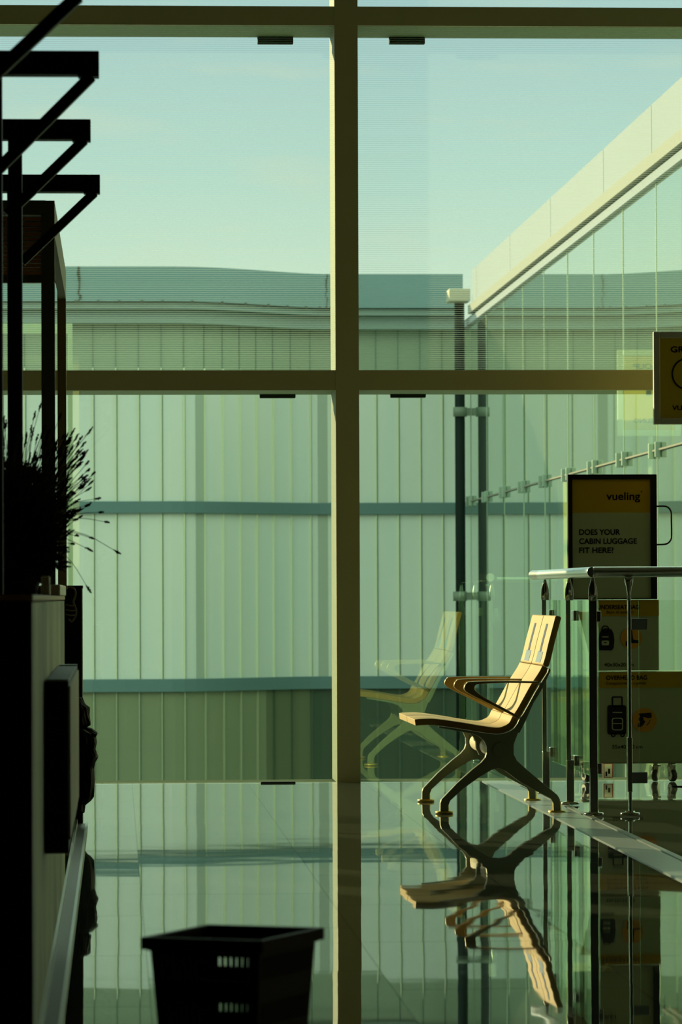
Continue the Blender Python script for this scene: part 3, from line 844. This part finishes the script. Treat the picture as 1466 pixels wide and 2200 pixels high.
# ------------------------------------------------------------------ basket on the floor in front
bk = thing('waste_basket', 'black slotted plastic basket with a wide rim on the glossy floor in front', 'basket', (.20, 7.04, 0))
zr = .335
cL, cF, cR = PZ(317, 2014, zr), PZ(430, 1985, zr), PZ(683, 1992, zr)
ctr = (cL+cR)/2; ux = (cR-cF).normalized(); uy = (cF-cL); uy = (uy - ux*uy.dot(ux)).normalized()
hx, hy = (cR-cF).length/2, abs((cF-cL).dot(uy))/2
bk.location = (ctr.x, ctr.y, 0)
def bpt(u, v, z, k=1.0): return Vector((ctr.x, ctr.y, 0)) + ux*u*hx*k + uy*v*hy*k + Vector((0, 0, z))
m = MB()
def wall(m, u0, v0, u1, v1, z0, z1, k0, k1, nu, rows, th=.0035):
    """slotted wall between two corners: grid with holes in given (row, col)"""
    nrm = (ux*(u0+u1)/2*hx + uy*(v0+v1)/2*hy).normalized()
    NZ = 16
    g = {}
    for i in range(nu+1):
        for j in range(NZ+1):
            t = i/nu; z = z0+(z1-z0)*j/NZ; kk_ = k0+(k1-k0)*j/NZ
            p = bpt(u0+(u1-u0)*t, v0+(v1-v0)*t, z, kk_)
            g[i, j, 0] = m.bm.verts.new(p); g[i, j, 1] = m.bm.verts.new(p-nrm*th)
    hole = lambda i, j: 0 <= i < nu and 0 <= j < NZ and j in rows and i % 2 == 1 and 2 <= i < nu-2
    solid = lambda i, j: 0 <= i < nu and 0 <= j < NZ and not hole(i, j)
    for i in range(nu):
        for j in range(NZ):
            if hole(i, j): continue
            m.bm.faces.new((g[i, j, 0], g[i+1, j, 0], g[i+1, j+1, 0], g[i, j+1, 0]))
            m.bm.faces.new((g[i, j+1, 1], g[i+1, j+1, 1], g[i+1, j, 1], g[i, j, 1]))
            for (di, dj, e) in ((-1, 0, ((i, j), (i, j+1))), (1, 0, ((i+1, j), (i+1, j+1))), (0, -1, ((i, j), (i+1, j))), (0, 1, ((i, j+1), (i+1, j+1)))):
                if not solid(i+di, j+dj):
                    p, q = e
                    m.bm.faces.new((g[(*p, 0)], g[(*q, 0)], g[(*q, 1)], g[(*p, 1)]))
cn_ = [(-1, -1), (1, -1), (1, 1), (-1, 1)]
for i in range(4):
    a, b = cn_[i], cn_[(i+1) % 4]
    wall(m, *a, *b, .004, zr-.012, .72, .90, 37 if i % 2 == 0 else 55, (1, 2, 5, 6, 9, 10, 13, 14))
m.build('bin_body', M_blackp, bk)
m = MB()
vb = [m.bm.verts.new(bpt(u, v, z, .72)) for z in (0.0, .006) for u, v in cn_]
for f in ((3, 2, 1, 0), (4, 5, 6, 7), (0, 1, 5, 4), (1, 2, 6, 5), (2, 3, 7, 6), (3, 0, 4, 7)): m.bm.faces.new([vb[i] for i in f])
m.build('bin_bottom', M_blackp, bk)
m = MB()
lay = [(zr, 1.0), (zr, .90), (zr-.024, .885), (zr-.024, .93), (zr-.012, .985), (zr-.022, 1.0)]
vv = [[m.bm.verts.new(bpt(u, v, z, kk_)) for u, v in cn_] for z, kk_ in lay]
for A, B in zip(vv, vv[1:] + vv[:1]):
    for i in range(4): m.bm.faces.new((A[i], A[(i+1) % 4], B[(i+1) % 4], B[i]))
m.build('rim', M_blackp, bk, bevel=.002)

# ------------------------------------------------------------------ counter on the left
XC = -.166
ct = thing('service_counter', 'long service counter with a black end and streaked grey-green timber side', 'counter', (-.6, 10.4, 0))
CY0, CY1 = 7.95, 12.9
zct = .915
m = MB(); m.box(-1.6, XC, CY0, CY0+.02, 0, zct); m.build('end_panel', M_black, ct)
m = MB(); m.box(XC-.02, XC, CY0+.02, CY1, 0, zct-.003); m.build('side_panel', M_cside, ct)
m = MB(); m.box(-1.6, XC-.02, CY0+.02, CY1, 0.02, zct-.02); m.build('body', M_black, ct)
m = MB(); m.box(-1.6, XC+.002, CY0-.004, CY1, zct, zct+.012); m.build('countertop', M_top, ct, bevel=.002)
wb = thing('napkin_box', 'small white box on the counter edge under the plant', 'box', (XC-.03, 9.95, zct+.012))
za = PY(98, 1238, 9.95).z
m = MB(); m.box(PY(88, 1250, 9.95).x, PY(108, 1250, 9.95).x, 9.9, 10.0, zct+.0125, zct+.04); m.build('body', M_white, wb, bevel=.003)
m = MB(); m.box(PY(88, 1250, 9.95).x+.001, PY(108, 1250, 9.95).x-.001, 9.9, 10.0, zct+.04, za); m.build('lid', M_white, wb, bevel=.003)
y0_, y1_ = 11.5, 12.85
tr_ = MB().box(XC-.03, XC+.006, y0_, y1_, zct+.0125, PY(130, 1257, 12).z).build('white_tray', M_white, bevel=.003)
tag(tr_, 'flat white tray lying along the counter edge behind the small box', 'tray')
# boxed menu case fixed to the counter side
a = PX(95, 1640, XC)
YM0 = 9.25; YM1 = 11.35
XM = -.106
zt_m = PY(150, 1463, YM0).z; zb_m = PY(150, 1834, YM0).z
mc = thing('menu_case', 'shallow black box with a pale face fixed to the side of the counter', 'case', (XC+.03, 10.2, zb_m))
m = MB(); m.box(XC+.001, XM-.004, YM0, YM1, zb_m, zt_m); m.build('case_body', M_black, mc, bevel=.002)
m = MB(); m.box(XM-.004, XM, YM0+.03, YM1-.02, zb_m+.03, zt_m-.012); m.build('face_board', M_pinkish, mc)
m = MB(); m.box(XC+.006, XM-.004, YM0+.03, YM0+.05, zt_m, zt_m+.004); m.box(XC+.006, XM-.004, YM1-.06, YM1-.02, zt_m, zt_m+.004); m.build('top_trim', M_kerbl, mc)
# dark cabinet end further back
YK = 16.3
xk = PY(177, 1500, YK).x; zk = PY(160, 1258, YK).z
kb = thing('black_cabinet', 'tall black cabinet end standing past the counter with a bag at its side', 'cabinet', (xk-.3, YK+.15, 0))
m = MB(); m.box(-1.5, xk, YK, YK+.30, 0, zk-.012); m.build('body', M_black, kb, bevel=.003)
m = MB(); m.box(-1.5, xk+.002, YK-.002, YK+.30, zk-.012, zk); m.build('top', M_blackp, kb)
# crumpled bag hanging at the cabinet end
m = MB()
prof = [(1499, 0, 177), (1512, 0, 184), (1521, 0, 194), (1538, 0, 193), (1555, 0, 195), (1561, 0, 188), (1568, 0, 198), (1574, 0, 210), (1582, 0, 206), (1596, 0, 209), (1609, 0, 205), (1626, 0, 211), (1638, 0, 206), (1650, 0, 203), (1680, 0, 204), (1710, 0, 202), (1718, 0, 196), (1727, 0, 184), (1743, 0, 182), (1747, 0, 172)]
rings = []
YBg = YK-.135
for py, x0, x1 in prof:
    p0, p1 = PY(150, py, YBg), PY(x1, py, YBg)
    c = (p0+p1)/2; rx = (p1.x-p0.x)/2; ry = rx*1.2+.03
    ring = []
    for i in range(28):
        a_ = 2*math.pi*i/28; w = 1+.10*math.sin(5*a_+py*.03)+random.uniform(-.07, .07)
        if abs(math.sin(a_)) < .3 and math.cos(a_) > 0: w = 1+random.uniform(-.02, .02)
        ring.append(m.bm.verts.new((c.x+rx*math.cos(a_)*w, YBg+ry*math.sin(a_)*w, max(.004, c.z+random.uniform(-.006, .006)))))
    rings.append(ring)
for A, B in zip(rings, rings[1:]):
    for i in range(28): m.bm.faces.new((A[i], A[(i+1) % 28], B[(i+1) % 28], B[i]))
m.bm.faces.new(rings[0]); m.bm.faces.new(rings[-1][::-1])
tag(m.build('black_bag', M_bag), 'crumpled black bag hanging against the black cabinet end', 'bag')
# strap hung over the end of the counter
sp_ = [PY(*p, CY1+.05) for p in ((146, 1262), (158, 1264), (163, 1275), (158, 1292), (160, 1300), (164, 1312), (162, 1325), (154, 1336), (148, 1330))]
m = MB(); m.tube(smooth_line(sp_, 4), .0026, 8)
for yy, xx in ((1301, 163), (1312, 164), (1322, 162)):
    p, q = PY(141, yy-2, CY1+.05), PY(xx, yy, CY1+.05); m.tube([p, (p+q)/2+Vector((0, 0, -.002)), q], .0022, 8)
m.box(XC-.01, XC+.01, CY1, CY1+.05, PY(150, 1266, CY1+.05).z, PY(150, 1258, CY1+.05).z)
tag(m.build('hanging_strap', mat('tan_leather', (.28, .18, .06), .5)), 'looped tan strap hanging at the far end of the counter', 'strap')

# ------------------------------------------------------------------ black bracket frame over the counter
bf = thing('bracket_frame', 'black steel frame of cantilever arms and diagonal braces rising from the counter', 'frame', (-.35, 11, zct))
arms = [  # depth, arm right px, arm top py, arm bottom py, brace top, brace bottom
    (8.62, 195, -76, -16, (168, -8), (-30, 178)),
    (10.0, 213, 112.5, 163, (196, 164), (-12, 372)),
    (11.39, 195, 258.5, 301.5, (181, 301), (15, 462)),
    (12.80, 215, 377, 414, (203, 414), (47, 563))]
for Y, xr, t0, t1, b0, b1 in arms:
    a, b = PY(xr, t1, Y), PY(xr, t0, Y)
    m = MB(); m.box(-.62, a.x, Y-.03, Y+.03, a.z, b.z); m.build('arm', M_black, bf, bevel=.002)
    p, q = PY(*b0, Y), PY(*b1, Y)
    m = MB(); m.bar(p, q, .028, .03); m.build('brace', M_black, bf)
    m = MB(); m.box(a.x-.052, a.x, Y-.028, Y+.028, a.z-.004, a.z+.002); m.build('end_plate', M_black, bf)
for Y, x0, x1, pt in ((10.0, -40, 5.5, 140), (11.39, 18, 48, 280), (12.80, 16, 46, 395)):
    a, b = PY(x0, 600, Y).x, PY(x1, 600, Y).x
    m = MB(); m.box(a, b, Y-.025, Y+.025, zct+.012, PY(20, pt, Y).z); m.build('post', M_black, bf, bevel=.002)
m = MB(); m.box(-.66, -.60, 8.4, 13.0, PY(0, 163, 10).z, PY(0, 112.5, 10).z); m.build('side_rail', M_black, bf)

# ------------------------------------------------------------------ louvred pergola behind
pg = thing('louvred_pergola', 'dark olive pergola with a louvred orange slat roof behind the counter', 'pergola', (-.7, 15.4, 0))
Y0g, Y1g = 14.0, 17.0
zg1 = PY(110, 431, Y0g).z; zg0 = PY(60, 461, Y0g).z
xr0 = PY(118, 800, Y0g).x; xl0 = PY(89, 800, Y0g).x
xr1 = PY(142, 800, Y1g).x; xl1 = PY(123.5, 800, Y1g).x
m = MB(); m.box(xl0, xr0, Y0g, Y0g+.05, 0, zg1-.05); m.build('post', M_post, pg)
m = MB(); m.box(xl1, xr1, Y1g, Y1g+.05, 0, zg1-.05); m.build('post', mat('brown_paint', (.30, .22, .08), .6), pg)
for yy, x1_ in ((Y0g, xr0), (Y1g, xr1)):
    m = MB(); m.box(-1.5, -1.45, yy, yy+.05, 0, zg1-.05); m.build('post', M_post, pg)
    m = MB(); m.box(-1.5, x1_, yy, yy+.05, zg1-.05, zg1); m.build('cross_beam', M_post, pg)
m = MB(); v = []
for yy, xx in ((Y0g+.05, xr0), (Y1g, xr1)):
    v += [m.bm.verts.new((xx-.03, yy, zg1-.12)), m.bm.verts.new((xx, yy, zg1-.12)), m.bm.verts.new((xx, yy, zg1)), m.bm.verts.new((xx-.03, yy, zg1))]
for f in ((0, 1, 2, 3), (7, 6, 5, 4), (0, 4, 5, 1), (1, 5, 6, 2), (2, 6, 7, 3), (3, 7, 4, 0)): m.bm.faces.new([v[i] for i in f])
m.build('side_beam', M_post, pg)
m = MB(); m.box(-1.5, -1.45, Y0g+.05, Y1g, zg1-.12, zg1); m.build('side_beam', M_post, pg)
m = MB(); m.box(-1.45, xr0-.032, Y0g+.05, Y1g, zg1-.006, zg1+.006); m.build('roof_panel', mat('dark_roof_board', (.05, .03, .012), .7), pg)
yy = Y0g+.16
while yy < Y1g-.05:
    m = MB(); m.bar((-1.45, yy, zg1-.03), (xr0-.032, yy, zg1-.03), .012, .06, Vector((0, 1, .10))); m.build('slat', M_slat, pg); yy += .2

# ------------------------------------------------------------------ plant
YPl = 11.2
base = PY(22, 1224, YPl)
pl = thing('potted_lavender', 'dry spiky lavender in a black pot spilling over the counter', 'plant', (base.x, YPl-.5, zct+.012))
px_m = YPl/F
yb = YPl-.45
pc = PY(18, 1250, yb)
m = MB(); m.tube([(pc.x, yb, zct+.013), (pc.x, yb, zct+.05), (pc.x, yb, PY(18, 1240, yb).z), (pc.x, yb, PY(18, 1222, yb).z)], [.075, .085, .09, .055], 28)
m.build('pot', M_pot, pl)
st = MB(); sk = MB()
def stem(tip, curve=.0, spike=True, thick=.0011):
    b = Vector((pc.x + random.uniform(-.05, .05), yb + random.uniform(-.05, .05), PY(18, 1226, yb).z))
    t = Vector(tip); mid_ = b.lerp(t, .5) + Vector((0, 0, curve))
    pts = [b, b.lerp(mid_, .55)+Vector((0, 0, curve*.25)), mid_, mid_.lerp(t, .5)+Vector((0, 0, curve*.2)), t]
    sp3 = smooth_line(pts, 3); st.tube(sp3, [thick*(1.4-.6*i/(len(sp3)-1)) for i in range(len(sp3))], 3, caps=False)
    if spike:
        d = (t-pts[-2]).normalized(); L = random.uniform(.030, .046); n = int(L/.0044)
        for i in range(n):
            p = t + d*L*(i/n) + Vector((random.uniform(-1, 1), random.uniform(-1, 1), random.uniform(-1, 1)))*.0012
            r = .0040*(1-.5*abs(2*i/n-.9))
            q = bmesh.ops.create_icosphere(sk.bm, subdivisions=1, radius=r)
            for vv_ in q['verts']: vv_.co += p
# sprays that stand clear of the mass, read off the photo
hand = [((185, 936), .02), ((152, 1168), .03), ((150, 938), .01), ((150, 970), .01), ((172, 992), .02), ((165, 1005), .02), ((185, 1014), .02), ((196, 1022), .02),
        ((178, 1030), .03), ((190, 1042), .02), ((170, 1050), .02), ((205, 1072), .05), ((150, 1066), .03), ((182, 1087), .04), ((212, 1101), .05), ((224, 1121), .06), ((150, 1110), .04),
        ((193, 1155), .05), ((184, 1177), .06), ((245, 1182), .08), ((186, 1258), .08), ((84, 882), 0), ((72, 902), 0), ((160, 1150), .04),
        ((66, 930), 0), ((55, 945), 0), ((20, 885), 0), ((8, 910), 0), ((125, 905), .01), ((96, 925), .0)]
for (hx_, hy_), cv in hand:
    stem(PY(hx_, hy_, YPl+random.uniform(-.1, .12)), cv)
for i in range(70):
    stem(PY(random.uniform(120, 186), random.uniform(940, 1120), YPl+random.uniform(-.2, .1)), random.uniform(.01, .05))
for i in range(520):
    a_ = random.uniform(-.15, 2.6); R_ = (random.random()**.55)*(250 if a_ > .5 else 200)
    L_ = R_*(.62 if a_ < .3 else (.72 if a_ < .9 else 1.0))
    tx, ty = 15+L_*math.cos(a_)*.95, 1205-L_*math.sin(a_)*1.18
    if tx > 165: tx = 165-random.uniform(0, 40)
    stem(PY(tx, ty, YPl-.35+random.uniform(-.25, .35)), random.uniform(0, .02), True, .0013)
# narrow leaves filling the clump
lf = MB()
for i in range(5200):
    a_ = random.uniform(-.35, 3.0); R_ = (random.random()**.6)*205
    L_ = R_*(.42+.58*min(1, max(0, a_)/1.25))
    tx, ty = 10+L_*math.cos(a_)*.85, 1215-L_*math.sin(a_)
    p = PY(tx, ty, yb+random.uniform(-.12, .25))
    d = Vector((math.cos(a_)+random.uniform(-.5, .5), random.uniform(-.6, .6), math.sin(a_)+random.uniform(-.4, .4))).normalized()
    lf.tube([p, p+d*.018, p+d*.042], [.0015, .0030, .0004], 3, caps=False)
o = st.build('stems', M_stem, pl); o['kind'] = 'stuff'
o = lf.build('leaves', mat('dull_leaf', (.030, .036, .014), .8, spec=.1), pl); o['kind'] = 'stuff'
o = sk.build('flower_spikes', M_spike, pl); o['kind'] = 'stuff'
